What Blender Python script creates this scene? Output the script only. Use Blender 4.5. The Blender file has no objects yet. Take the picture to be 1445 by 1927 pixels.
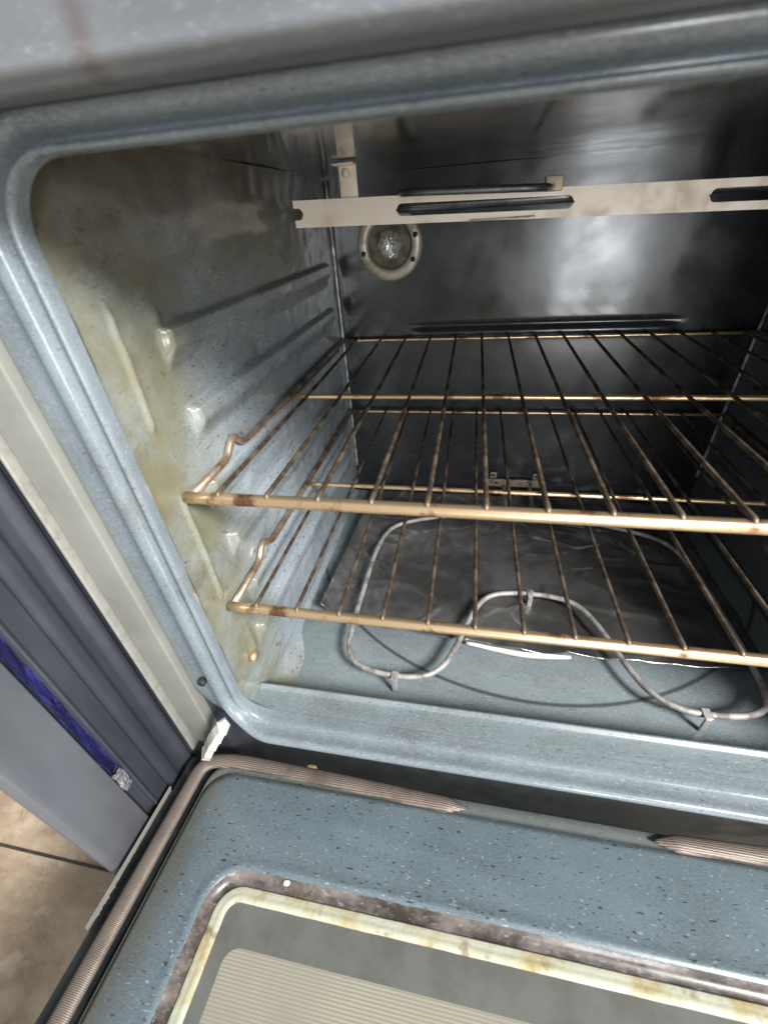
import bpy, bmesh, math, random
from mathutils import Vector, Matrix, noise
random.seed(7)
S = bpy.context.scene
C = S.collection

# ------------------------------------------------------------------ camera
cd = bpy.data.cameras.new('camera')
cam = bpy.data.objects.new('camera', cd); C.objects.link(cam)
cam.matrix_world = Matrix((
    (0.98218124, -0.05328595, 0.1802238, 0.2079),
    (0.17751134, 0.57798048, -0.79651007, -0.2),
    (-0.06172304, 0.81430902, 0.57714044, 0.8),
    (0, 0, 0, 1)))
cd.sensor_fit = 'HORIZONTAL'; cd.sensor_width = 36; cd.lens = 797.3 / 1445 * 36
cd.dof.use_dof = True; cd.dof.focus_distance = .52; cd.dof.aperture_fstop = 8.0
cd.clip_start = 0.01; cd.clip_end = 100
S.camera = cam

# ------------------------------------------------------------------ world and lamps
w = bpy.data.worlds.new('World'); S.world = w; w.use_nodes = True
bg = w.node_tree.nodes['Background']
bg.inputs[0].default_value = (0.93, 0.97, 1.0, 1); bg.inputs[1].default_value = 0.30

def area(name, loc, target, sx, sy, power, col):
    l = bpy.data.lights.new(name, 'AREA'); l.shape = 'RECTANGLE'; l.size = sx; l.size_y = sy
    l.energy = power; l.color = col
    o = bpy.data.objects.new(name, l); C.objects.link(o); o.location = loc
    o.rotation_euler = (Vector(target) - Vector(loc)).to_track_quat('-Z', 'Y').to_euler()
    return o
area('ceiling_light', (1.75, -1.3, 2.15), (0.1, 0.1, 0.45), 0.7, 0.7, 128, (1.0, 0.985, 0.95))
area('window_light', (1.05, -2.6, 0.55), (0.85, 0.5, 0.5), 0.45, 1.25, 27, (0.93, 0.97, 1.0))

S.view_settings.view_transform = 'Standard'
S.view_settings.look = 'None'
S.view_settings.exposure = 0.35
S.view_settings.gamma = 1

# ------------------------------------------------------------------ materials
class N:
    def __init__(s, name):
        s.m = bpy.data.materials.new(name); s.m.use_nodes = True
        s.t = s.m.node_tree; s.p = s.t.nodes['Principled BSDF']
        s.tc = s.t.nodes.new('ShaderNodeTexCoord')
    def link(s, a, b): s.t.links.new(a, b)
    def noise(s, scale, detail=3, stretch=(1, 1, 1), rough=.55, dist=0, off=(0, 0, 0)):
        mp = s.t.nodes.new('ShaderNodeMapping'); mp.inputs['Scale'].default_value = stretch
        mp.inputs['Location'].default_value = off
        s.link(s.tc.outputs['Object'], mp.inputs[0])
        n = s.t.nodes.new('ShaderNodeTexNoise'); n.inputs['Scale'].default_value = scale
        n.inputs['Detail'].default_value = detail; n.inputs['Roughness'].default_value = rough
        n.inputs['Distortion'].default_value = dist
        s.link(mp.outputs[0], n.inputs['Vector']); return n.outputs['Fac']
    def ramp(s, inp, a, b, lo=0., hi=1.):
        r = s.t.nodes.new('ShaderNodeMapRange'); r.interpolation_type = 'SMOOTHSTEP'
        r.inputs[1].default_value = a; r.inputs[2].default_value = b
        r.inputs[3].default_value = lo; r.inputs[4].default_value = hi
        s.link(inp, r.inputs[0]); return r.outputs[0]
    def mix(s, f, a, b):
        x = s.t.nodes.new('ShaderNodeMix'); x.data_type = 'RGBA'
        for i, v in ((0, f), (6, a), (7, b)):
            if isinstance(v, bpy.types.NodeSocket): s.link(v, x.inputs[i])
            elif i == 0: x.inputs[0].default_value = v
            else: x.inputs[i].default_value = (*v, 1)
        return x.outputs[2]
    def math(s, op, a, b=None):
        x = s.t.nodes.new('ShaderNodeMath'); x.operation = op
        for i, v in enumerate((a, b)):
            if v is None: continue
            if isinstance(v, bpy.types.NodeSocket): s.link(v, x.inputs[i])
            else: x.inputs[i].default_value = v
        return x.outputs[0]
    def axis(s, k):
        x = s.t.nodes.new('ShaderNodeSeparateXYZ'); s.link(s.tc.outputs['Object'], x.inputs[0])
        return x.outputs[k]
    def bump(s, h, strength, dist):
        b = s.t.nodes.new('ShaderNodeBump'); b.inputs['Strength'].default_value = strength
        b.inputs['Distance'].default_value = dist
        s.link(h, b.inputs['Height']); s.link(b.outputs[0], s.p.inputs['Normal'])
    def set(s, col=None, rough=None, metal=None, coat=None, spec=None):
        for k, v in (('Base Color', col), ('Roughness', rough), ('Metallic', metal), ('Coat Weight', coat), ('Specular IOR Level', spec)):
            if v is None: continue
            if isinstance(v, bpy.types.NodeSocket): s.link(v, s.p.inputs[k])
            elif k == 'Base Color': s.p.inputs[k].default_value = (*v, 1)
            else: s.p.inputs[k].default_value = v
        return s.m

def enamel(name, base=(.095, .135, .155), stain=None, stain_fn=None, white=.45, black=.6, stretch=(.4, 1, 1), rough=.2, dirt=.5, scale=520):
    n = N(name)
    big = n.noise(9, 4); mid = n.noise(60, 3, stretch)
    col = n.mix(n.ramp(big, .3, .7), tuple(c * .86 for c in base), tuple(c * 1.14 for c in base))
    col = n.mix(n.math('MULTIPLY', n.ramp(mid, .35, .7), .3), col, tuple(c * 1.5 for c in base))
    fine = n.noise(scale * 1.6, 2, stretch)
    col = n.mix(n.math('MULTIPLY', n.ramp(fine, .35, .65), .45), col, tuple(c * 1.75 for c in base))
    b = n.noise(scale * .75, 1, stretch, off=(3, 1, 7))
    col = n.mix(n.math('MULTIPLY', n.ramp(b, .66, .72), black), col, (.012, .016, .022))
    ws = n.noise(scale, 1, stretch, off=(9, 5, 2))
    col = n.mix(n.math('MULTIPLY', n.ramp(ws, .67, .74), white), col, (.6, .64, .66))
    hz = n.noise(7, 4, (.5, 1.6, 1), .6, .8, (11, 3, 5))
    col = n.mix(n.math('MULTIPLY', n.ramp(hz, .45, .72), .35), col, tuple(c * 1.7 + .02 for c in base))  # broad reflection haze painted in as lighter streaks
    if dirt:
        d = n.noise(14, 6, rough=.7, dist=.6, off=(2, 8, 4))
        col = n.mix(n.math('MULTIPLY', n.ramp(d, .56, .74), dirt), col, (.12, .09, .065))
    if stain_fn:
        col = n.mix(stain_fn(n), col, stain)
    if stain_fn is wall_stain:
        z = n.math('ADD', n.axis(2), n.math('MULTIPLY', n.noise(11, 5, rough=.7, off=(1, 9, 3)), .10))
        z = n.math('ADD', z, n.math('MULTIPLY', n.axis(1), .12))
        col = n.mix(n.ramp(z, .82, .92, 0, .8), col, (.10, .085, .062))  # browner towards the top: baked soot plus painted-in shade
        sp = n.noise(48, 5, (1, .6, 1), .75, 1.0, (6, 2, 9))
        col = n.mix(n.ramp(sp, .60, .68, 0, .7), col, (.11, .07, .04))
    n.bump(n.noise(220, 3), .12 if base[0] > .05 else .03, .001)
    rn = n.noise(18, 4, off=(4, 4, 4))
    n.p.inputs['Coat Roughness'].default_value = rough * .8
    return n.set(col, n.ramp(rn, .3, .75, rough, rough + .16), 0, .3)

def wall_stain(n):
    y = n.axis(1); z = n.axis(2)
    s = n.noise(13, 5, rough=.65)
    a = n.math('ADD', n.ramp(y, .045, .135, 1, 0), n.ramp(n.math('ADD', z, n.math('MULTIPLY', y, .25)), .74, .86, 0, .8))
    return n.math('MULTIPLY', n.math('MINIMUM', a, 1.0), n.ramp(s, .25, .65, .3, .95))
def door_stain(n):
    x = n.axis(0)
    s = n.noise(20, 4)
    a = n.ramp(n.math('ADD', x, n.math('MULTIPLY', s, .03)), -.045, .004, 1, 0)
    c = n.ramp(n.math('ADD', n.axis(1), n.math('MULTIPLY', n.noise(30, 4, (.3, 1, 1), off=(2, 2, 2)), .012)), -.008, -.002, 0, .55)
    return n.math('MAXIMUM', n.math('MULTIPLY', a, .85), c)

M = {}
M['enamel_frame'] = enamel('porcelain enamel frame', (.155, .185, .205), stretch=(.3, .6, 1), rough=.17, dirt=.5, white=.28, black=.35, scale=700)
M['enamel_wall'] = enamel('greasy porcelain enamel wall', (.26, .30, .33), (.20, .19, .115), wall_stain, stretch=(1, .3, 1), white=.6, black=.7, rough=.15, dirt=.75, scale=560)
M['enamel_dark'] = enamel('porcelain enamel back', (.017, .019, .021), rough=.16, white=.08, black=.3, dirt=.15)  # dimness at the back of the cavity put into a darker enamel colour
def smear(m):
    t = m.node_tree; p = t.nodes['Principled BSDF']; old = p.inputs['Normal'].links[0].from_node
    tc = t.nodes.new('ShaderNodeTexCoord'); mp = t.nodes.new('ShaderNodeMapping'); mp.inputs['Scale'].default_value = (1, 1, 9)
    mp.inputs['Rotation'].default_value = (0, .12, 0)
    nz = t.nodes.new('ShaderNodeTexNoise'); nz.inputs['Scale'].default_value = 9; nz.inputs['Detail'].default_value = 4
    b = t.nodes.new('ShaderNodeBump'); b.inputs['Strength'].default_value = .45; b.inputs['Distance'].default_value = .003
    t.links.new(tc.outputs['Object'], mp.inputs[0]); t.links.new(mp.outputs[0], nz.inputs['Vector'])
    t.links.new(nz.outputs['Fac'], b.inputs['Height']); t.links.new(old.outputs[0], b.inputs['Normal']); t.links.new(b.outputs[0], p.inputs['Normal'])
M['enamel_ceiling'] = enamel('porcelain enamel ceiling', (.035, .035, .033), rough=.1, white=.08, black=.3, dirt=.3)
M['enamel_shaded'] = enamel('shaded porcelain enamel wall', (.07, .078, .085), rough=.22, white=.2, black=.5, dirt=.8, scale=560)  # right wall: its shade is painted in as a darker enamel copy
M['enamel_floor'] = enamel('porcelain enamel floor', (.165, .195, .21), stretch=(.3, 1, 1), rough=.26, dirt=.25, white=.35, black=.45, scale=620)
M['enamel_door'] = enamel('speckled porcelain door', (.105, .137, .157), (.085, .075, .05), door_stain, stretch=(.26, .9, 1), white=.42, black=.85, rough=.27, dirt=.45, scale=640)

# cavity floor: a thin dark circular line drawn in the enamel colour
n = N('cavity floor enamel')
def floor_mat():
    m = M['enamel_floor']; t = m.node_tree; p = t.nodes['Principled BSDF']
    src = p.inputs['Base Color'].links[0].from_socket
    tc = t.nodes.new('ShaderNodeTexCoord')
    vm = t.nodes.new('ShaderNodeVectorMath'); vm.operation = 'SUBTRACT'; vm.inputs[1].default_value = (.30, .42, .34)
    t.links.new(tc.outputs['Object'], vm.inputs[0])
    sc = t.nodes.new('ShaderNodeVectorMath'); sc.operation = 'MULTIPLY'; sc.inputs[1].default_value = (1, 1, 0)
    t.links.new(vm.outputs[0], sc.inputs[0])
    ln = t.nodes.new('ShaderNodeVectorMath'); ln.operation = 'LENGTH'; t.links.new(sc.outputs[0], ln.inputs[0])
    a = t.nodes.new('ShaderNodeMath'); a.operation = 'SUBTRACT'; a.inputs[1].default_value = .335
    t.links.new(ln.outputs['Value'], a.inputs[0])
    b = t.nodes.new('ShaderNodeMath'); b.operation = 'ABSOLUTE'; t.links.new(a.outputs[0], b.inputs[0])
    r = t.nodes.new('ShaderNodeMapRange'); r.inputs[1].default_value = .001; r.inputs[2].default_value = .0035
    r.inputs[3].default_value = .75; r.inputs[4].default_value = 0; t.links.new(b.outputs[0], r.inputs[0])
    x = t.nodes.new('ShaderNodeMix'); x.data_type = 'RGBA'; x.inputs[7].default_value = (.02, .025, .03, 1)
    t.links.new(r.outputs[0], x.inputs[0]); t.links.new(src, x.inputs[6]); t.links.new(x.outputs[2], p.inputs['Base Color'])
floor_mat()

def metal(name, a, b, rough, scale=60, lo=.4, hi=.65, metallic=1, stretch=(1, 1, 1), bump=.0):
    n = N(name); f = n.noise(scale, 4, stretch, .65)
    col = n.mix(n.ramp(f, lo, hi), a, b)
    if bump: n.bump(n.noise(scale * 4, 3, stretch), bump, .001)
    return n.set(col, n.ramp(f, lo, hi, rough, rough + .2), metallic)
M['rack'] = metal('tarnished golden rack steel', (.82, .60, .37), (.22, .11, .06), .3, 30, .52, .66, .85, bump=.15)
M['rack_wire'] = metal('brown tarnished rack wire', (.27, .21, .155), (.07, .05, .035), .45, 34, .38, .6, .6, bump=.15)
M['rack_side'] = metal('tarnished side rod', (.60, .47, .35), (.20, .12, .07), .35, 30, .42, .66, .7, bump=.2)
M['element'] = metal('pale grey heating element', (.46, .44, .43), (.20, .185, .18), .5, 55, .42, .66, .25, bump=.5)
M['element_dark'] = metal('dark broil element', (.22, .22, .23), (.10, .10, .11), .25, 40, metallic=.8)
M['broil_plate'] = metal('cream heat stained steel plate', (.78, .70, .60), (.62, .51, .41), .45, 22, .45, .75, .1)
M['bracket'] = metal('rusty pale bracket', (.42, .34, .25), (.14, .08, .04), .5, 90, .5, .68, .3)
n = N('crinkled burnt foil')
f = n.noise(10, 4, rough=.65); col = n.mix(n.ramp(f, .36, .66), (.46, .46, .46), (.20, .20, .195))
def crinkle(scale, off):
    mp = n.t.nodes.new('ShaderNodeMapping'); mp.inputs['Location'].default_value = off
    wn = n.t.nodes.new('ShaderNodeTexNoise'); wn.inputs['Scale'].default_value = scale * .6; wn.inputs['Detail'].default_value = 3
    ad = n.t.nodes.new('ShaderNodeVectorMath'); ad.operation = 'MULTIPLY_ADD'; ad.inputs[1].default_value = (.035, .035, .035)
    n.link(n.tc.outputs['Object'], wn.inputs['Vector']); n.link(wn.outputs['Color'], ad.inputs[0]); n.link(n.tc.outputs['Object'], ad.inputs[2])
    n.link(ad.outputs[0], mp.inputs[0])
    v = n.t.nodes.new('ShaderNodeTexVoronoi'); v.feature = 'F1'; v.inputs['Scale'].default_value = scale
    n.link(mp.outputs[0], v.inputs['Vector']); return v.outputs['Distance']
hgt = n.math('ADD', crinkle(22, (0, 0, 0)), n.math('MULTIPLY', crinkle(60, (3, 3, 3)), .35))
n.bump(hgt, .16, .012)
M['foil'] = n.set(col, .27, .8)
M['foil_edge'] = metal('bright folded foil edge', (.85, .83, .80), (.7, .68, .65), .35, 20, metallic=.3)
M['steel'] = metal('grey satin steel', (.105, .11, .135), (.045, .05, .065), .33, 9, .3, .7, .4, stretch=(1, 1, .35), bump=.05)
M['black'] = metal('black enamel shell', (.018, .022, .025), (.035, .04, .042), .3, 25, metallic=0)
M['void'] = metal('dark blue black steel', (.016, .023, .028), (.026, .034, .04), .6, 25, metallic=0)
M['cream'] = metal('cream painted trim', (.27, .27, .245), (.21, .21, .19), .4, 14, .35, .75, 0)
M['cream_dirty'] = metal('chalky off white', (.72, .72, .64), (.50, .48, .38), .7, 60, .45, .7, 0, bump=.6)
M['lamp_ring'] = metal('stained cream lamp ring', (.46, .43, .34), (.28, .24, .15), .4, 40, .42, .7, .3)
M['socket'] = metal('dark olive lamp socket', (.09, .08, .045), (.04, .03, .02), .35, 60, metallic=.3)
M['trim_edge'] = metal('highlighted pale trim edge', (.36, .355, .325), (.27, .265, .245), .35, 90, .42, .7, .2, bump=.1)  # cream trim's edge highlight painted as a paler colour
M['steel_light'] = metal('lighter grey steel', (.19, .20, .225), (.115, .12, .14), .34, 9, .3, .7, .35, stretch=(1, 1, .35))
M['seam_bead'] = metal('pale weld bead', (.50, .51, .50), (.22, .22, .22), .3, 60, .42, .62, .3, bump=.5)
M['rust'] = metal('rusty screw', (.62, .46, .26), (.35, .2, .1), .4, 200, metallic=.5)
M['chip'] = metal('pale chip', (.75, .76, .74), (.6, .6, .55), .6, 100, metallic=0)
M['brown_chip'] = metal('brown crumb', (.30, .21, .12), (.2, .13, .07), .7, 100, metallic=0)

n = N('top panel steel')   # grey panel with a brown drip
f = n.noise(10, 4); col = n.mix(n.ramp(f, .3, .7), (.165, .18, .20), (.225, .235, .255))
sp = n.noise(1400, 1, (.25, 1, 1)); col = n.mix(n.math('MULTIPLY', n.ramp(sp, .6, .74), .25), col, (.6, .6, .62))
x = n.axis(0); wob = n.noise(60, 3)
dx = n.math('ABSOLUTE', n.math('SUBTRACT', n.math('ADD', x, n.math('MULTIPLY', wob, .006)), .0975))
col = n.mix(n.math('MULTIPLY', n.ramp(dx, .0, .007, 1, 0), .45), col, (.13, .08, .065))
n.bump(n.noise(160, 3, (.3, 1, 1)), .1, .001)
M['top_panel'] = n.set(col, .36, .35)

n = N('braided gasket')
wv = n.t.nodes.new('ShaderNodeTexWave'); wv.wave_type = 'BANDS'; wv.bands_direction = 'Y'
wv.inputs['Scale'].default_value = 160; wv.inputs['Distortion'].default_value = 1.5; wv.inputs['Detail'].default_value = 2
wv.inputs['Detail Scale'].default_value = 2
n.link(n.tc.outputs['Object'], wv.inputs[0])
wf = n.t.nodes.new('ShaderNodeTexWave'); wf.wave_type = 'BANDS'; wf.bands_direction = 'Y'
wf.inputs['Scale'].default_value = 270; wf.inputs['Distortion'].default_value = 2; wf.inputs['Detail'].default_value = 2
n.link(n.tc.outputs['Object'], wf.inputs[0])
side = n.ramp(n.axis(0), -.055, -.040, 1, 0)
wm = n.t.nodes.new('ShaderNodeMix'); wm.data_type = 'FLOAT'
n.link(side, wm.inputs[0]); n.link(wv.outputs['Fac'], wm.inputs[2]); n.link(wf.outputs['Fac'], wm.inputs[3])
WV = wm.outputs[0]
col = n.mix(WV, (.10, .08, .068), (.29, .235, .20))
col = n.mix(n.math('MULTIPLY', n.ramp(n.noise(22, 5, rough=.7), .45, .7), .75), col, (.09, .07, .055))
n.bump(WV, .3, .0008)
M['gasket'] = n.set(col, .5, .25)

n = N('window frame yellowed')
f = n.noise(26, 5, rough=.7); col = n.mix(n.ramp(f, .45, .68), (.52, .53, .42), (.44, .36, .18))
f2 = n.noise(60, 4, off=(5, 5, 5)); col = n.mix(n.math('MULTIPLY', n.ramp(f2, .54, .70), .8), col, (.22, .13, .05))
n.bump(n.noise(90, 4), .4, .002)
M['window_frame'] = n.set(col, .35, 0, .3)

n = N('brown baked recess')
f = n.noise(22, 5, (1, 1.6, 1), .7); col = n.mix(n.ramp(f, .35, .65), (.20, .17, .16), (.035, .028, .022))
f2 = n.noise(300, 2, (.4, 1, 1)); col = n.mix(n.math('MULTIPLY', n.ramp(f2, .6, .7), .35), col, (.4, .38, .38))
M['recess'] = n.set(col, .3, 0, .3)
M['glass_border'] = metal('smoky glass border', (.15, .155, .148), (.11, .11, .10), .33, 16, metallic=0)

n = N('perforated window screen')   # fine rows of dots printed behind the glass
wv = n.t.nodes.new('ShaderNodeTexWave'); wv.wave_type = 'BANDS'; wv.bands_direction = 'Y'
wv.inputs['Scale'].default_value = 135; wv.inputs['Distortion'].default_value = .6
n.link(n.tc.outputs['Object'], wv.inputs[0])
wx = n.t.nodes.new('ShaderNodeTexWave'); wx.wave_type = 'BANDS'; wx.bands_direction = 'X'
wx.inputs['Scale'].default_value = 135; n.link(n.tc.outputs['Object'], wx.inputs[0])
d = n.math('MULTIPLY', n.ramp(wv.outputs['Fac'], .1, .9), n.ramp(wx.outputs['Fac'], 0, .6, .65, 1))
big = n.noise(8, 3)
col = n.mix(d, (.27, .255, .205), n.mix(n.ramp(big, .3, .7), (.31, .295, .24), (.43, .41, .33)))
M['screen'] = n.set(col, .4, 0, .5)

n = N('blue film')
f = n.noise(40, 3, (1, 3, .6), .6, .6); col = n.mix(n.ramp(f, .4, .7), (.004, .004, .05), (.03, .03, .24))
n.bump(n.noise(110, 3, (1, 2.5, 1), dist=1), .8, .004)
M['blue'] = n.set(col, .25, 0, .6)
n = N('clear crumpled film')
n.bump(n.noise(150, 3, dist=1), 1, .004); M['clear'] = n.set((.20, .20, .22), .2, 0, .8)

n = N('stone look plank floor')
f = n.noise(5, 6, (1, 2, 1), .65, .4); col = n.mix(n.ramp(f, .32, .68), (.34, .25, .17), (.62, .48, .34))
f2 = n.noise(22, 5, (1, 1.6, 1), .7, .5, (3, 3, 3)); col = n.mix(n.math('MULTIPLY', n.ramp(f2, .5, .72), .55), col, (.22, .155, .10))
f3 = n.noise(13, 4, (1, 1.6, 1), .6, .3, (7, 3, 3)); col = n.mix(n.math('MULTIPLY', n.ramp(f3, .55, .66), .4), col, (.75, .63, .48))
n.bump(f2, .15, .004)
M['floor'] = n.set(col, .4, 0)
M['seam'] = metal('floor seam', (.05, .04, .035), (.08, .065, .05), .7, 40, metallic=0)

# ------------------------------------------------------------------ mesh helpers
def empty(name, loc):
    o = bpy.data.objects.new(name, None); C.objects.link(o); o.location = loc; o.empty_display_size = .05
    o.matrix_world = Matrix.Translation(loc)
    return o
def tag(o, label=None, cat=None, group=None, kind=None):
    for k, v in (('label', label), ('category', cat), ('group', group), ('kind', kind)):
        if v: o[k] = v
    return o
def link(name, verts, faces, mat, parent=None, smooth=True, mw=None, recalc=True, mats=None, fm=None):
    me = bpy.data.meshes.new(name)
    me.from_pydata([tuple(v) for v in verts], [], faces)
    if recalc:
        bm = bmesh.new(); bm.from_mesh(me); bmesh.ops.recalc_face_normals(bm, faces=bm.faces); bm.to_mesh(me); bm.free()
    for m in (mats or [mat]): me.materials.append(m)
    if fm:
        for i, k in enumerate(fm): me.polygons[i].material_index = k
    if smooth:
        for p in me.polygons: p.use_smooth = True
    o = bpy.data.objects.new(name, me); C.objects.link(o)
    put(o, parent, mw)
    return o
def put(o, parent, mw=None):
    # mw: matrix of the object's own mesh frame in the world
    mw = mw or Matrix()
    if parent is not None:
        o.parent = parent
        o.matrix_parent_inverse = Matrix()
        o.matrix_basis = WM(parent).inverted() @ mw
    else: o.matrix_basis = mw
def WM(o):
    m = o.matrix_basis.copy()
    while o.parent is not None:
        o = o.parent; m = o.matrix_basis @ m
    return m
class MB:
    def __init__(s): s.v = []; s.f = []
    def add(s, v, f):
        k = len(s.v); s.v += [tuple(a) for a in v]; s.f += [tuple(i + k for i in q) for q in f]
        return s
    def box(s, a, b, bev=0.0):
        bm = bmesh.new(); bmesh.ops.create_cube(bm, size=1)
        for v in bm.verts:
            v.co = Vector([(a[i] + b[i]) / 2 + v.co[i] * abs(b[i] - a[i]) for i in range(3)])
        if bev: bmesh.ops.bevel(bm, geom=bm.edges[:], offset=bev, segments=3, affect='EDGES', profile=.5)
        bm.verts.index_update()
        s.add([v.co.copy() for v in bm.verts], [[v.index for v in f.verts] for f in bm.faces]); bm.free(); return s
    def tube(s, pts, r, seg=12, closed=False, ry=None, up=None, cap=True, rs=None):
        pts = [Vector(p) for p in pts]; n = len(pts); rings = []
        prev = None
        for i, p in enumerate(pts):
            a = pts[(i - 1) % n] if (closed or i > 0) else p
            b = pts[(i + 1) % n] if (closed or i < n - 1) else p
            t = (b - a).normalized()
            u = Vector(up) if up else (prev or (Vector((0, 0, 1)) if abs(t.z) < .9 else Vector((1, 0, 0))))
            u = (u - t * u.dot(t)).normalized(); prev = u
            q = t.cross(u)
            k = rs[i] if rs else 1
            rings.append([p + (q * math.cos(2 * math.pi * j / seg) * r + u * math.sin(2 * math.pi * j / seg) * (ry or r)) * k for j in range(seg)])
        v = [x for g in rings for x in g]; f = []
        m = n if closed else n - 1
        for i in range(m):
            for j in range(seg):
                a = i * seg + j; b = i * seg + (j + 1) % seg; c = ((i + 1) % n) * seg + (j + 1) % seg; d = ((i + 1) % n) * seg + j
                f.append((a, b, c, d))
        if not closed and cap:
            f.append(tuple(range(seg))); f.append(tuple((n - 1) * seg + j for j in range(seg)))
        return s.add(v, f)
    def build(s, name, mat, parent=None, smooth=True, mw=None): return link(name, s.v, s.f, mat, parent, smooth, mw)
def rounded(pts, r, seg=6, closed=False):
    """polyline with filleted corners"""
    pts = [Vector(p) for p in pts]; out = []; n = len(pts)
    for i, p in enumerate(pts):
        if not closed and i in (0, n - 1): out.append(p); continue
        a = pts[i - 1]; b = pts[(i + 1) % n]
        d1 = (a - p); d2 = (b - p); rr = r[i] if isinstance(r, (list, tuple)) else r
        k = min(rr, d1.length * .48, d2.length * .48)
        p1 = p + d1.normalized() * k; p2 = p + d2.normalized() * k
        for j in range(seg + 1):
            t = j / seg; out.append(p1 * (1 - t) ** 2 + p * 2 * t * (1 - t) + p2 * t * t)
    return out
def smoothen(pts, it=2):
    for _ in range(it):
        q = [pts[0]]
        for a, b in zip(pts, pts[1:]):
            q += [a.lerp(b, .25), a.lerp(b, .75)]
        q.append(pts[-1]); pts = q
    return pts
def densify(pts, step):
    out = []
    for a, b in zip(pts, pts[1:]):
        k = max(1, int((b - a).length / step))
        out += [a.lerp(b, i / k) for i in range(k)]
    out.append(pts[-1]); return out
def grid(fn, nu, nv, us, vs):
    v = [fn(us[0] + (us[1] - us[0]) * i / nu, vs[0] + (vs[1] - vs[0]) * j / nv) for i in range(nu + 1) for j in range(nv + 1)]
    f = [(i * (nv + 1) + j, (i + 1) * (nv + 1) + j, (i + 1) * (nv + 1) + j + 1, i * (nv + 1) + j + 1) for i in range(nu) for j in range(nv)]
    return v, f
def rrect(x0, x1, y0, y1, r, seg=10, side=24):
    """points and outward normals of a rounded rectangle, constant count"""
    out = []
    for cx, cy, a0 in ((x1 - r, y1 - r, 0), (x0 + r, y1 - r, 90), (x0 + r, y0 + r, 180), (x1 - r, y0 + r, 270)):
        for j in range(seg + 1):
            a = math.radians(a0 + 90 * j / seg); out.append(((cx + r * math.cos(a), cy + r * math.sin(a)), (math.cos(a), math.sin(a))))
        # straight run to the next corner
        a1 = math.radians(a0 + 90); nrm = (round(math.cos(a1), 9), round(math.sin(a1), 9))
        p = out[-1][0]
        nx = {90: (x0 + r, p[1]), 180: (p[0], y0 + r), 270: (x1 - r, p[1]), 360: (p[0], y1 - r)}[a0 + 90]
        for j in range(1, side):
            t = j / side; out.append(((p[0] + (nx[0] - p[0]) * t, p[1] + (nx[1] - p[1]) * t), nrm))
    return out
def loft(loops, closed=True):
    n = len(loops[0]); v = [p for l in loops for p in l]; f = []
    for k in range(len(loops) - 1):
        for i in range(n if closed else n - 1):
            j = (i + 1) % n; f.append((k * n + i, k * n + j, (k + 1) * n + j, (k + 1) * n + i))
    return v, f
def sst(x, a, b):
    t = max(0, min(1, (x - a) / (b - a))); return t * t * (3 - 2 * t)

# ------------------------------------------------------------------ kitchen floor
o = MB().box((-4, -4, -.05), (5, 4, 0)).build('floor', M['floor'], smooth=False); tag(o, kind='structure')
mb = MB()
for y in (-.695, -.385, -.075, .235, .545): mb.box((-4, y - .002, -.001), (5, y + .002, .001))
o = mb.build('floor_seams', M['seam'], smooth=False); tag(o, kind='structure')

# ------------------------------------------------------------------ oven
oven = empty('oven', (.3, .25, 0))
tag(oven, 'open oven with blue grey speckled enamel interior, its door lowered towards the viewer', 'oven')
FL = .34; CE = .843; BK = .507; Z0, Z1 = .385, .828

# outer casing, open at the front
mb = MB()
mb.box((-.088, .012, .0), (-.05, .62, .95)); mb.box((.65, .012, .0), (.688, .62, .95))
mb.box((-.05, .56, .0), (.65, .62, .95)); mb.box((-.05, .012, .90), (.65, .56, .95)); mb.box((-.05, .012, .0), (.65, .56, .05))
mb.build('casing', M['steel'], oven, smooth=False)
MB().box((-.05, .045, .06), (.65, .055, .31)).build('lower_panel', M['void'], oven, smooth=False)

# side walls with embossed rack supports
ledges = [.745, .688, .6295, .571, .5085, .452]
def wall_h(y, z):
    h = 0
    for k, L in enumerate(ledges):
        s = L - z                                            # distance below the ledge
        e0 = .066 + .006 * math.sin(k * 2.1)
        e = sst(y, e0, e0 + .006) * (1 - sst(y, .455, .470))
        if -.006 < s < .036:
            p = sst(s, -.0022, .0008) * (1 - sst(s, .008, .030))
            h = max(h, .0090 * p * e)
    # upright beads just inside the mouth
    for zc0, zc1 in ((.690, .762), (.530, .632)):
        e = sst(z, zc0 - .006, zc0 + .004) * (1 - sst(z, zc1 - .004, zc1 + .008))
        h += .0030 * math.exp(-((y - .033) / .0020) ** 2) * e
    # dimples near the front ends of the supports
    for yy, zz, a, b, hh in ((.050, .44, .0035, .022, .003), (.070, .752, .008, .010, .0035), (.045, .43, .003, .012, .002), (.085, .735, .012, .006, .002)):
        h += hh * math.exp(-((y - yy) / a) ** 2 - ((z - zz) / b) ** 2)
    h += .0012 * noise.noise(Vector((y * 14, z * 14, 3)))
    h += .0006 * math.exp(-(y - .008) / .004) + .0008 * noise.noise(Vector((y * 45, z * 60, 8)))
    # the foot of the wall curves into the floor
    d = z - FL
    if d < .02: h += (1 - sst(y, .10, .16)) * .02 - math.sqrt(max(0, .0004 - (.02 - d) ** 2))
    return h
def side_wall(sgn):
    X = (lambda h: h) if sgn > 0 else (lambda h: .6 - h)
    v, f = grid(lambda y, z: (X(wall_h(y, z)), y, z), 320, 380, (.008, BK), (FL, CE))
    return link('side_wall', v, f, M['enamel_wall' if sgn > 0 else 'enamel_shaded'], oven)
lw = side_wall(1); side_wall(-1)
mb = MB().tube([(0.0, .041, .4305), (.006, .041, .4305)], .0055, 14)
mb.build('screw', M['rust'], lw)
# dots of grease and the cut-out line at the front corner come from the wall's material

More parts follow.
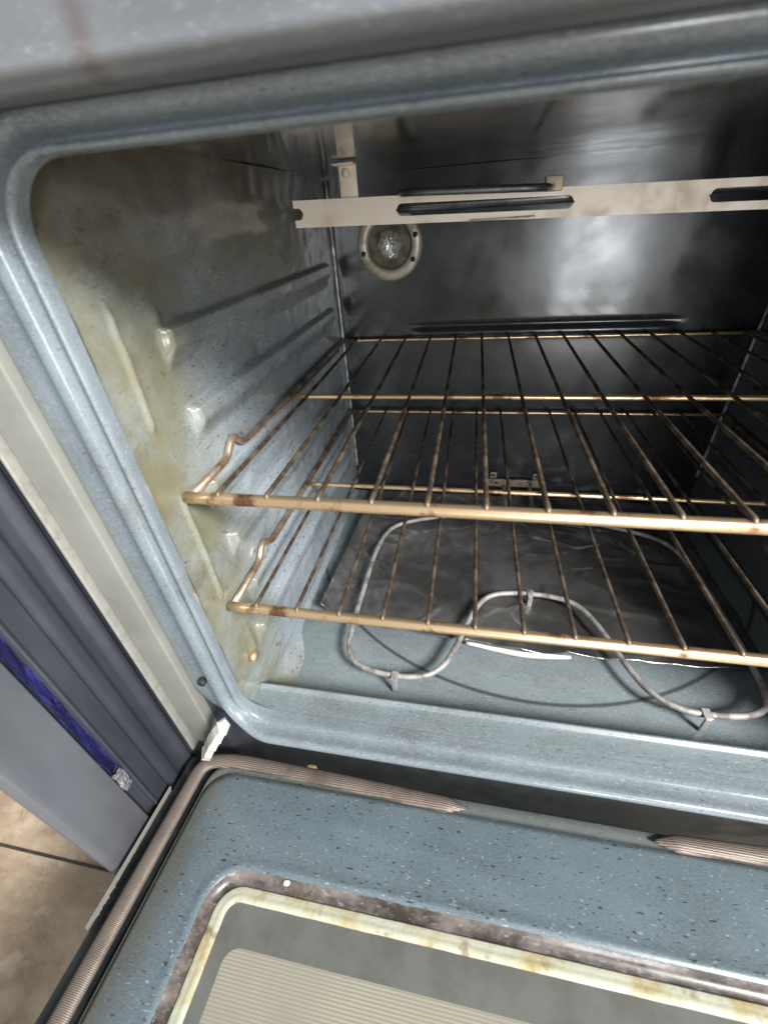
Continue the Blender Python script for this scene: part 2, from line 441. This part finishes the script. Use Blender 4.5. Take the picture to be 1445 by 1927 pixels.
# back wall: embossed line, slightly wavy
def back_y(x, z):
    y = BK + .0012 * noise.noise(Vector((x * 4, z * 2, 1))) + .0003 * noise.noise(Vector((x * 13, z * 8, 5)))
    e = sst(x, .10, .14) * (1 - sst(x, .47, .51))
    y += .004 * math.exp(-((z - .650) / .004) ** 2) * e
    y -= .003 * math.exp(-((z - .640) / .006) ** 2) * e
    return y
v, f = grid(lambda x, z: (x, back_y(x, z), z), 150, 200, (0, .6), (FL, CE))
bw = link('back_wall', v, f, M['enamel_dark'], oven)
for xs in (.0025, .5975):
    mb = MB().tube(densify([Vector((xs, BK - .003, .40)), Vector((xs, BK - .003, CE - .004))], .01), .0025, 8)
    mb.build('corner_seam', M['seam_bead'], bw)
v, f = grid(lambda x, y: (x, y, CE + .0015 * noise.noise(Vector((x * 5, y * 5, 2)))), 60, 50, (0, .6), (.0, BK))
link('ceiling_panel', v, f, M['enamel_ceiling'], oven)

# floor with a raised front shelf
def floor_z(x, y):
    z = Z0 - .0012 - .0015 * sst(y, .012, .03)
    z += .0030 * math.exp(-((y - .0385) / .0028) ** 2)
    z = z * (1 - sst(y, .041, .050)) + (FL + .0012 * noise.noise(Vector((x * 6, y * 6, 9)))) * sst(y, .041, .050)
    return z
ys = [.010 + .044 * i / 50 for i in range(51)] + [.054 + (BK - .054) * i / 60 for i in range(1, 61)]
xs = [.6 * i / 80 for i in range(81)]
v = [(x, y, floor_z(x, y)) for x in xs for y in ys]; ny = len(ys)
f = [(i * ny + j, (i + 1) * ny + j, (i + 1) * ny + j + 1, i * ny + j + 1) for i in range(80) for j in range(ny - 1)]
link('cavity_floor', v, f, M['enamel_floor'], oven)

# front frame: one rolled profile swept round the mouth
prof = [(0, .008), (.0004, .002), (.002, -.0022), (.0038, -.001), (.005, .004), (.0065, .0085), (.0085, .0065), (.0105, .001), (.0125, -.002), (.0155, -.003),
        (.0185, -.0036), (.0205, -.0028), (.0225, .0002), (.0242, .0045), (.0265, .006), (.030, .0062), (.040, .0062), (.0495, .0062), (.0512, .0072), (.052, .010)]
# along the bottom the frame becomes a flat sill with a rolled front
sill = [(.0005, .012), (.0003, .004), (-.0003, -.0002), (.0006, -.0018), (.0012, -.0035), (.0016, -.0055), (.0016, -.008), (.0012, -.0105), (.0006, -.013), (.0003, -.0152),
        (.0010, -.0172), (.0028, -.0188), (.0055, -.0192), (.009, -.0180), (.012, -.0155), (.015, -.011), (.018, -.004), (.022, .006), (.026, .018), (.030, .03)]
base = rrect(.0005, .5995, Z0, Z1, .032, 14, 40)
loops = []
for (o_, y_), (ob, yb_) in zip(prof, sill):
    L = []
    for (px, pz), (nx, nz) in base:
        up = max(0, nz); dn = max(0, -nz) ** 1.5
        sz = 1 - .30 * up
        o2 = o_ * (1 - dn) + ob * dn
        L.append((px + nx * o2, y_ * (1 - dn) + yb_ * dn, pz + nz * o2 * sz))
    loops.append(L)
v, f = loft(loops); link('front_frame', v, f, M['enamel_frame'], oven)
MB().tube([(-.032, -.0006, .437), (-.032, .004, .437)], .004, 12).build('screw', M['void'], oven)

# cream trim down each side of the frame
for s in (0, 1):
    X = (lambda x: x) if not s else (lambda x: .6 - x)
    a, b = sorted((X(-.0835), X(-.0525)))
    mb = MB().box((a, .000, .362 - .05), (b, .02, 1.0), .002)
    mb.build('side_trim', M['cream'], oven)
    a, b = sorted((X(-.0885), X(-.0850)))
    mb = MB().box((a, -.006, .30), (b, .02, 1.0), .0015)
    mb.build('trim_edge', M['trim_edge'], oven)

# overhanging top panel
P = [(.02, .8440), (-.020, .8405), (-.028, .8385), (-.033, .8375), (-.037, .8377), (-.040, .8388), (-.0418, .8405), (-.0426, .8418), (-.0422, .8430), (-.0412, .8442), (-.041, .8465), (-.041, .90), (-.041, 1.0), (.02, 1.0)]
loops = [[(x, a, b) for a, b in P] for x in (-.0895, .1, .3, .5, .69)]
v, f = loft(loops); tp = link('top_panel', v, f, M['top_panel'], oven)
# thin bead under it
mb = MB().tube(densify([Vector((-.05, -.0012, .8418)), Vector((.65, -.0012, .8418))], .02), .0022, 10)
mb.build('frame_bead', M['steel'], oven)

# hinge block at the lower left corner, chalky white
def chunk(pts, r, seed, seg=10):
    mb = MB(); P = densify([Vector(p) for p in pts], .003); rnd = random.Random(seed)
    rs = [1 + .12 * noise.noise(Vector((i * .8, seed, 0))) for i in range(len(P))]; rs[0] = rs[-1] = .6
    mb.tube(P, r, seg, ry=r * .7, rs=rs)
    v = [Vector(a) + Vector((noise.noise(Vector(a) * 90), noise.noise(Vector(a) * 70 + Vector((5, 5, 5))), 0)) * .0022 for a in mb.v]
    return v, mb.f
for s in (0, 1):
    k = (lambda p: p) if not s else (lambda p: (.6 - p[0], p[1], p[2]))
    v, f = chunk([k(p) for p in ((-.012, -.016, .395), (-.024, -.020, .378), (-.040, -.019, .350), (-.056, -.015, .322))], .0095, 3 + s, 5)
    link('hinge_arm', v, f, M['cream_dirty'], oven, smooth=False)

# ---- oven lamp in the back wall
LX, LZ = .0865, .762
def disc_loop(r, y, n=40, e=1.0): return [(LX + r * math.cos(2 * math.pi * i / n), y, LZ + e * r * math.sin(2 * math.pi * i / n)) for i in range(n)]
lamp_loops = [disc_loop(.047, BK - .001), disc_loop(.046, BK - .006), disc_loop(.043, BK - .009), disc_loop(.035, BK - .0085), disc_loop(.0325, BK - .007), disc_loop(.031, BK - .001)]
v, f = loft(lamp_loops); lr = link('lamp_housing', v, f, M['lamp_ring'], oven)
v, f = loft([disc_loop(.030, BK - .0035), disc_loop(.0001, BK - .0035)]); link('reflector', v, f, M['socket'], lr)
n = N('ribbed lamp glass'); n.bump(n.noise(130, 2, dist=1), 1, .006)
n.p.inputs['Transmission Weight'].default_value = .6
M['glass'] = n.set((.95, .94, .88), .05, .35, .8)
loops = [[(LX + (.017 * math.cos(a) + .0012 * math.cos(7 * a)) * math.cos(t), BK - .004 - .022 * math.sin(t), LZ + (.020 * math.sin(a)) * math.cos(t)) for a in [2 * math.pi * i / 36 for i in range(36)]] for t in [math.pi / 2 * j / 8 for j in range(8)] + [1.565]]
v, f = loft(loops); link('bulb_cover', v, f, M['glass'], lr)
for a in (-30, 15, 195):
    a = math.radians(a); cx_, cz_ = LX + .039 * math.cos(a), LZ + .039 * math.sin(a)
    MB().tube([(cx_, BK - .0105, cz_), (cx_, BK - .006, cz_)], .0035, 8).build('slot', M['void'], lr)

# ---- broil element and its cream support plate
PY = .32
def plate_z(x): return .8035 - .012 * (x - .018) / .5
holes = [(.008, .030), (.127, .296), (.412, .560)]
outer = [(.018, .0), (.585, .0)]
bm = bmesh.new()
# plate with slots: columns of quads between outline and slot edges
def plate_cols():
    H = .0118; hh = .0052; cols = []
    X = [.018 + (.585 - .018) * i / 400 for i in range(401)]
    for x in X:
        g = 0
        for a, b in ((.010, .0275), (.127, .296), (.412, .560)):
            if a < x < b:
                if a < .02: q = (b - x) / hh
                else: q = min(x - a, b - x) / hh
                g = max(g, hh * (1 if q >= 1 else math.sqrt(max(0, 1 - (1 - q) ** 2))))
        cols.append((x, H, g))
    return cols
cols = plate_cols(); mb = MB()
for (x0, H, g0), (x1, _, g1) in zip(cols, cols[1:]):
    z0, z1 = plate_z(x0), plate_z(x1)
    for s in (1, -1):
        a = [(x0, z0 + s * g0), (x1, z1 + s * g1), (x1, z1 + s * H), (x0, z0 + s * H)]
        if g0 == 0 and g1 == 0 and s == -1: a = [(x0, z0), (x1, z1), (x1, z1 - H), (x0, z0 - H)]
        v = [(p[0], PY, p[1]) for p in a] + [(p[0], PY + .0022, p[1]) for p in a]
        mb.add(v, [(0, 1, 2, 3), (4, 5, 6, 7), (0, 1, 5, 4), (3, 2, 6, 7)])
bp = mb.build('broil_support_plate', M['broil_plate'], oven, smooth=False)
mb = MB().box((.069, PY + .004, .811), (.0875, PY + .0075, CE - .001), .0012)
mb.box((.066, PY - .008, CE - .0035), (.0875, PY + .009, CE - .0015), .0008)
for zz in (.8375, ): mb.tube([(.077, PY + .0005, zz - .004), (.077, PY + .005, zz - .004)], .004, 12)
mb.build('hanger', M['broil_plate'], bp)
mb = MB().box((.508, PY + .004, .805), (.5265, PY + .0075, CE - .001), .0012); mb.build('hanger', M['broil_plate'], bp)
mb = MB().box((.268, PY - .003, .806), (.284, PY + .006, .818), .001); mb.build('clip', M['bracket'], bp)
mb = MB().box((.2, PY - .0025, .787), (.262, PY - .0002, .7885), .0004); mb.build('clip', M['bracket'], bp)
# serpentine element
pts = [(.20, BK, .812), (.20, .46, .812), (.045, .44, .812), (.045, .075 + .02, .812), (.14, .095, .812), (.14, .395, .812), (.26, .395, .812), (.26, .2, .812), (.26, .105, .812),
       (.34, .105, .812), (.34, .395, .812), (.46, .395, .812), (.46, .095, .812), (.555, .095, .812), (.555, .44, .812), (.40, .46, .812), (.40, BK, .812)]
pts = [(.12, BK, .803), (.12, .345, .803), (.298, PY + .018, .8015), (.53, PY + .018, .799), (.545, .42, .80), (.40, .44, .80), (.40, BK, .80)]
mb = MB().tube(rounded(pts, .03), .0052, 12); mb.build('broil_element', M['element_dark'], oven)
pts = [(.135, BK, .814), (.135, .275, .8135), (.27, .272, .8085), (.27, BK, .812)]
mb = MB().tube(rounded(pts, .03), .0030, 12); mb.build('broil_element', M['element_dark'], oven)

# ---- bake element on the floor
half = [(.283, .503, .368), (.283, .44, .362), (.283, .418, .360), (.22, .414, .360), (.173, .403, .360), (.119, .385, .360), (.086, .359, .360), (.076, .296, .360), (.0755, .236, .360), (.075, .139, .360), (.079, .110, .360),
        (.096, .090, .360), (.14, .083, .360), (.176, .087, .360), (.197, .104, .360), (.211, .136, .360), (.226, .184, .360), (.243, .218, .360), (.265, .231, .360), (.306, .235, .360)]
L = [Vector(p) for p in half]; Rr = [Vector((.612 - p.x, p.y, p.z)) for p in L[::-1]][1:]
for p in Rr: p.x += .0
mb = MB().tube(smoothen(L + Rr, 2), .0034, 12)
be = mb.build('bake_element', M['element'], oven)
for fx, fy in ((.142, .0815), (.464, .0825), (.306, .232)):
    mb = MB().box((fx - .003, fy - .006, FL + .0005), (fx + .003, fy - .0035, .3625), .0006); mb.box((fx - .004, fy - .006, .3630), (fx + .004, fy + .006, .3645), .0005)
    mb.build('foot', M['element'], be)
mb = MB().box((.249, BK - .006, .366), (.351, BK - .0025, .3815), .001)
for xx in (.262, .338): mb.box((xx - .006, BK - .006, .3835), (xx + .006, BK - .003, .396), .001)
bb = mb.build('element_bracket', M['bracket'], oven)
for xx, zz in ((.268, .374), (.33, .373), (.262, .390), (.338, .390)):
    MB().tube([(xx, BK - .0068, zz), (xx, BK - .0035, zz)], .0025, 8).build('screw_hole', M['void'], bb)

# ------------------------------------------------------------------ door
th = math.atan(.12)
DM = Matrix.Translation((0, -.01, .30)) @ Matrix.Rotation(-th, 4, 'X')
door = MB()
# shell
door.box((-.0905, -.485, -.045), (.6905, .004, -.0095), .003)
door = door.build('door', M['black'], oven, mw=DM)
U0, U1, V0, V1 = .0, .60, .090, .40          # window recess outer outline (u, v)
def L2(d, w, r=.034):
    return [(px + nx * d, -(py + ny * d), w) for (px, py), (nx, ny) in rrect(U0, U1, V0, V1, r, 12, 30)]
def L2b(x0, x1, y0, y1, r, w):
    return [(px, -py, w) for (px, py), _ in rrect(x0, x1, y0, y1, r, 12, 30)]
loops = [L2b(-.0540, .6540, -.0035, .470, .028, -.0098), L2b(-.0538, .6538, -.0033, .470, .028, -.0045), L2b(-.0530, .6530, -.002, .469, .028, -.0038), L2b(-.0520, .6520, .004, .467, .028, -.0038), L2b(-.0515, .6515, .0065, .467, .028, -.0052), L2b(-.0510, .6510, .0105, .467, .028, -.0052),
         L2b(-.0490, .6490, .0140, .465, .028, -.0008), L2b(-.046, .646, .018, .463, .028, .0),
         L2(.012, 0), L2(.006, .0004), L2(.003, .0012), L2(.0005, .0010), L2(-.002, -.0008)]
v, f = loft(loops); ip = link('inner_panel', v, f, M['enamel_door'], door, mw=DM)
loops = [L2(-.002, -.0008), L2(-.0045, -.0045), L2(-.0075, -.0070), L2(-.012, -.0076)]
v, f = loft(loops); link('window_recess', v, f, M['recess'], door, mw=DM)
loops = [L2(-.0118, -.0082), L2(-.0119, -.0066), L2(-.0130, -.0056), L2(-.0155, -.0066), L2(-.018, -.0052), L2(-.0225, -.0054), L2(-.0235, -.0068)]
v, f = loft(loops); v = [(a, b, c + .0006 * noise.noise(Vector((a * 60, b * 60, 0)))) for a, b, c in v]
link('window_frame', v, f, M['window_frame'], door, mw=DM)
lo = L2(-.0230, -.0066)
inner = L2b(U0 + .036, U1 - .036, V0 + .051, V1 - .05, .012, -.0066)
v, f = loft([lo, inner]); link('window_border', v, f, M['glass_border'], door, mw=DM)
v = inner + [(.3, -.25, -.0066)]; k = len(inner); f = [(i, (i + 1) % k, k) for i in range(k)]
link('window_screen', v, f, M['screen'], door, mw=DM, smooth=False)

# gaskets
def gasket(pts, seed):
    P = densify(rounded([Vector(p) for p in pts], .034, 12), .004)
    n_ = len(P); rs = [min(1, .15 + i * .004 / .022) if taper0 else 1 for i in range(n_)]
    if taper1: rs = [min(r, .15 + (n_ - 1 - i) * .004 / .022) for i, r in enumerate(rs)]
    mb = MB().tube(P, .0078, 16, ry=.0046, up=(0, 0, 1), rs=rs)
    return mb.build('gasket', M['gasket'], door, mw=DM)
taper0, taper1 = True, False
gasket([(.228, -.0075, .0005), (.10, -.0025, .001), (-.030, .0005, .001), (-.0655, -.012 + .006, .001), (-.0655, -.13, .001), (-.0660, -.472, .001)], 1)
gasket([(.402, -.0065, .0005), (.50, -.0025, .001), (.630, .0005, .001), (.6655, -.006, .001), (.6655, -.13, .001), (.6660, -.472, .001)], 2)
# chipped cream edge of the door
mb = MB(); rnd = random.Random(5)
pts = []; N_ = 60
for i in range(N_ + 1):
    v_ = .035 + .118 * i / N_; wid = .0022 + .0034 * i / N_ + .0022 * noise.noise(Vector((i * .7, 0, 0))); wid *= 1 - .5 * sst(i, N_ - 6, N_)
    pts.append((v_, wid))
vv = []; ff = []
for i, (v_, wd) in enumerate(pts):
    vv += [(-.0915, -v_, -.0045), (-.0915 + wd, -v_, -.0045), (-.0915, -v_, -.028)]
    if i: k = i * 3; ff += [(k - 3, k - 2, k + 1, k), (k - 3, k, k + 2, k - 1)]
link('edge_paint', vv, ff, M['cream'], door, mw=DM, smooth=False)

# ------------------------------------------------------------------ oven racks
def make_rack(zl, label, loc):
    """local frame: origin at the front left corner of the rack on its ledge"""
    root = empty('oven_rack', loc); tag(root, label, 'oven rack', 'oven racks')
    T = Matrix.Translation(loc)
    x0, x1, yb = .005, .595, .463
    hump = [(.0, 0), (.055, .0), (.066, .006), (.078, .012), (.084, .006), (.100, .0)]
    hump = [(.0, 0), (.062, .000), (.074, .011), (.083, .012), (.090, .002), (.106, .0)]
    pts = [Vector((x0, yb, 0))] + [Vector((x0, a, b)) for a, b in hump[::-1]]
    right = [Vector((x1, p.y, p.z)) for p in pts[::-1]]
    left = [Vector((x0 + .001, .004, 0))] + pts[:0:-1][:] + [Vector((x0, yb, 0))]
    left = [Vector((x0 + .001, .002, 0))] + [Vector((x0, a, b)) for a, b in hump[1:]] + [Vector((x0, yb, 0))]
    for sg in (0, 1):
        q = [Vector((.6 - p.x, p.y, p.z)) if sg else p for p in left]
        MB().tube(rounded(q, .006, 4), .0032, 10).build('side_rod', M['rack_side'], root, mw=T)
    MB().tube(densify([Vector((x0, yb, 0)), Vector((x1, yb, 0))], .02), .0024, 10).build('rear_rod', M['rack'], root, mw=T)
    MB().tube(densify([Vector((x0 - .002, 0, 0)), Vector((x1 + .002, 0, 0))], .02), .0047, 12).build('front_rod', M['rack'], root, mw=T)
    MB().tube(densify([Vector((x0, .218, -.002)), Vector((x1, .218, -.002))], .02), .0029, 10).build('cross_rod', M['rack'], root, mw=T)
    first = None
    for k in range(15):
        x = .0305 + .0386 * k
        if first is None:
            P = [Vector((0, -.0015, -.0005)), Vector((0, -.001, .0055)), Vector((0, .010, .0048)), Vector((0, .218, .0034)), Vector((0, yb - .004, .0045)), Vector((0, yb + .003, .003))]
            first = MB().tube(rounded(P, .004, 3), .0019, 8).build('wire', M['rack_wire'], root, mw=T @ Matrix.Translation((x, 0, 0)))
        else:
            c = first.copy(); C.objects.link(c); c.parent = root; c.matrix_basis = Matrix.Translation((x, 0, 0))
    return root
make_rack(0, 'upper golden brown wire oven rack, pulled level across the middle of the oven', (0, .035, .6335))
make_rack(0, 'lower golden brown wire oven rack, close above the dark foil and heating element', (0, .035, .5135))

# ------------------------------------------------------------------ foil on the oven floor
def foil_pt(s, t):
    # s across 0..1, t front..back
    xl = .022 + .018 * t; xr = .565
    yf = .178 - .034 * math.sin(min(1, s * 1.6) * math.pi / 2) + .010 * s + .004 * noise.noise(Vector((s * 9, 0, 0)))
    x = xl + (xr - xl) * s; y = yf + (.492 - yf) * t
    e = min(s * .55, t * .34, (1 - t) * .34)
    z = FL + .0045 + .0035 * noise.noise(Vector((x * 7, y * 10, 4))) * sst(e, 0, .05)
    r = abs(noise.noise(Vector((x * 13 + 3, y * 17, 8)))); z += .0032 * (1 - min(1, r * 6)) ** 2
    r = abs(noise.noise(Vector((x * 30 + 9, y * 24, 2)))); z += .0016 * (1 - min(1, r * 8)) ** 2 * sst(noise.noise(Vector((x * 6, y * 6, 3))), -.1, .3)
    z += .017 * (1 - sst(s, 0, .03)) + .007 * (1 - sst(1 - t, 0, .05)) * (1 + noise.noise(Vector((x * 20, 2, 2))))
    z += .004 * (1 - sst(t, 0, .04)) * (.6 + noise.noise(Vector((x * 30, 5, 2))))
    return (x, y, z)
v, f = grid(lambda s, t: foil_pt(s, t), 200, 130, (0, 1), (0, 1))
foil = link('foil_liner', v, f, M['foil'])
so = foil.modifiers.new('thickness', 'SOLIDIFY'); so.thickness = .0006
tag(foil, 'crumpled dark shiny foil sheet lying on the oven floor under the heating element', 'foil')
# bright turned-up front edge
def fe(s, t):
    x = .222 + .125 * s; y0 = foil_pt((x - .016) / .549, 0)[1]
    hgt = .010 * (math.sin(s * math.pi) ** .5 if 0 < s < 1 else 0) * (.75 + .5 * s)
    return (x, y0 - .0025 - .004 * t, FL + .004 + .0035 - hgt * t * .55)
v, f = grid(fe, 30, 4, (0, 1), (0, 1)); fo = link('folded_edge', v, f, M['foil_edge'], foil)
so = fo.modifiers.new('thickness', 'SOLIDIFY'); so.thickness = .0006

# ------------------------------------------------------------------ neighbouring appliance side
side = empty('appliance_side_panel', (-.112, .1, 0))
tag(side, 'tall grey steel side panel left of the oven, with a strip of blue film', 'panel')
H = .9
def extr(P, name, mat, z0=0.002, z1=H):
    P = [(p.x, p.y) for p in rounded([Vector((x, y, 0)) for x, y in P], .0022, 4, closed=True)]
    loops = [[(x, y, z0 + (z1 - z0) * i / 8) for x, y in P] for i in range(9)]
    v, f = loft(loops, True)
    return link(name, v, f, mat, side)
sh = -.200
extr([(-.125, .084 + sh), (-.108, .078 + sh), (-.104, .0785 + sh), (-.1005, .082 + sh), (-.1, .086 + sh), (-.1, .1265 + sh), (-.103, .1275 + sh), (-.125, .1275 + sh)], 'front_edge', M['steel_light'])
extr([(-.125, .1278 + sh), (-.1065, .1278 + sh), (-.1065, .138 + sh), (-.1005, .1382 + sh), (-.0985, .1395 + sh), (-.0995, .1415 + sh), (-.1005, .143 + sh), (-.1005, .158 + sh), (-.102, .1595 + sh),
      (-.1015, .162 + sh), (-.0995, .166 + sh), (-.0995, .173 + sh), (-.1022, .177 + sh), (-.1022, .186 + sh), (-.0995, .189 + sh), (-.0970, .192 + sh), (-.0970, .197 + sh), (-.102, .200 + sh), (-.102, .7 + sh), (-.125, .7 + sh)], 'side_sheet', M['steel'])
def film(y, z):
    e = noise.noise(Vector((z * 45, 2, 1)))
    yy = y if y > .1345 else y + .0022 * e
    return (-.1005 - .004 * (y - .126) / .012 + .0018 * noise.noise(Vector((y * 300, z * 50, 1))), yy + sh, z)
v, f = grid(film, 8, 260, (.1280, .1378), (.385, .85)); link('blue_film', v, f, M['blue'], side)
v, f = grid(lambda y, z: (-.1005 + .003 * noise.noise(Vector((y * 300, z * 120, 7))), y + sh + .002 * noise.noise(Vector((z * 90, 1, 1))), z), 8, 40, (.1275, .1375), (.352, .384)); link('torn_film_end', v, f, M['clear'], side)

# ------------------------------------------------------------------ small loose things
def chip(loc, r, mat, name, label, cat, group=None, seed=0):
    bm = bmesh.new(); bmesh.ops.create_icosphere(bm, subdivisions=2, radius=r)
    for v in bm.verts:
        v.co *= 1 + .35 * noise.noise(v.co / r + Vector((seed, 0, 0))); v.co.z *= .5; v.co.x *= 1.4
    me = bpy.data.meshes.new(name); bm.to_mesh(me); bm.free(); me.materials.append(mat)
    o = bpy.data.objects.new(name, me); C.objects.link(o); o.location = loc
    return tag(o, label, cat, group)
chip((.2615, -.0015, .3795), .0022, M['chip'], 'crumb', 'tiny white crumb on the oven sill, nearer the middle', 'crumb', 'white crumbs on the oven sill', 1)
chip((.446, -.0015, .3795), .0026, M['chip'], 'crumb', 'small white crumb on the oven sill, towards the right end', 'crumb', 'white crumbs on the oven sill', 2)
o = chip((.060, -.004, .300), .0045, M['brown_chip'], 'crumb', 'flat brown crumb in the gap behind the braided door gasket', 'crumb', None, 3)
chip((.070, -.1045, .3095), .0022, M['chip'], 'crumb', 'small pale crumb on the dirty rim of the door window', 'crumb', None, 6)
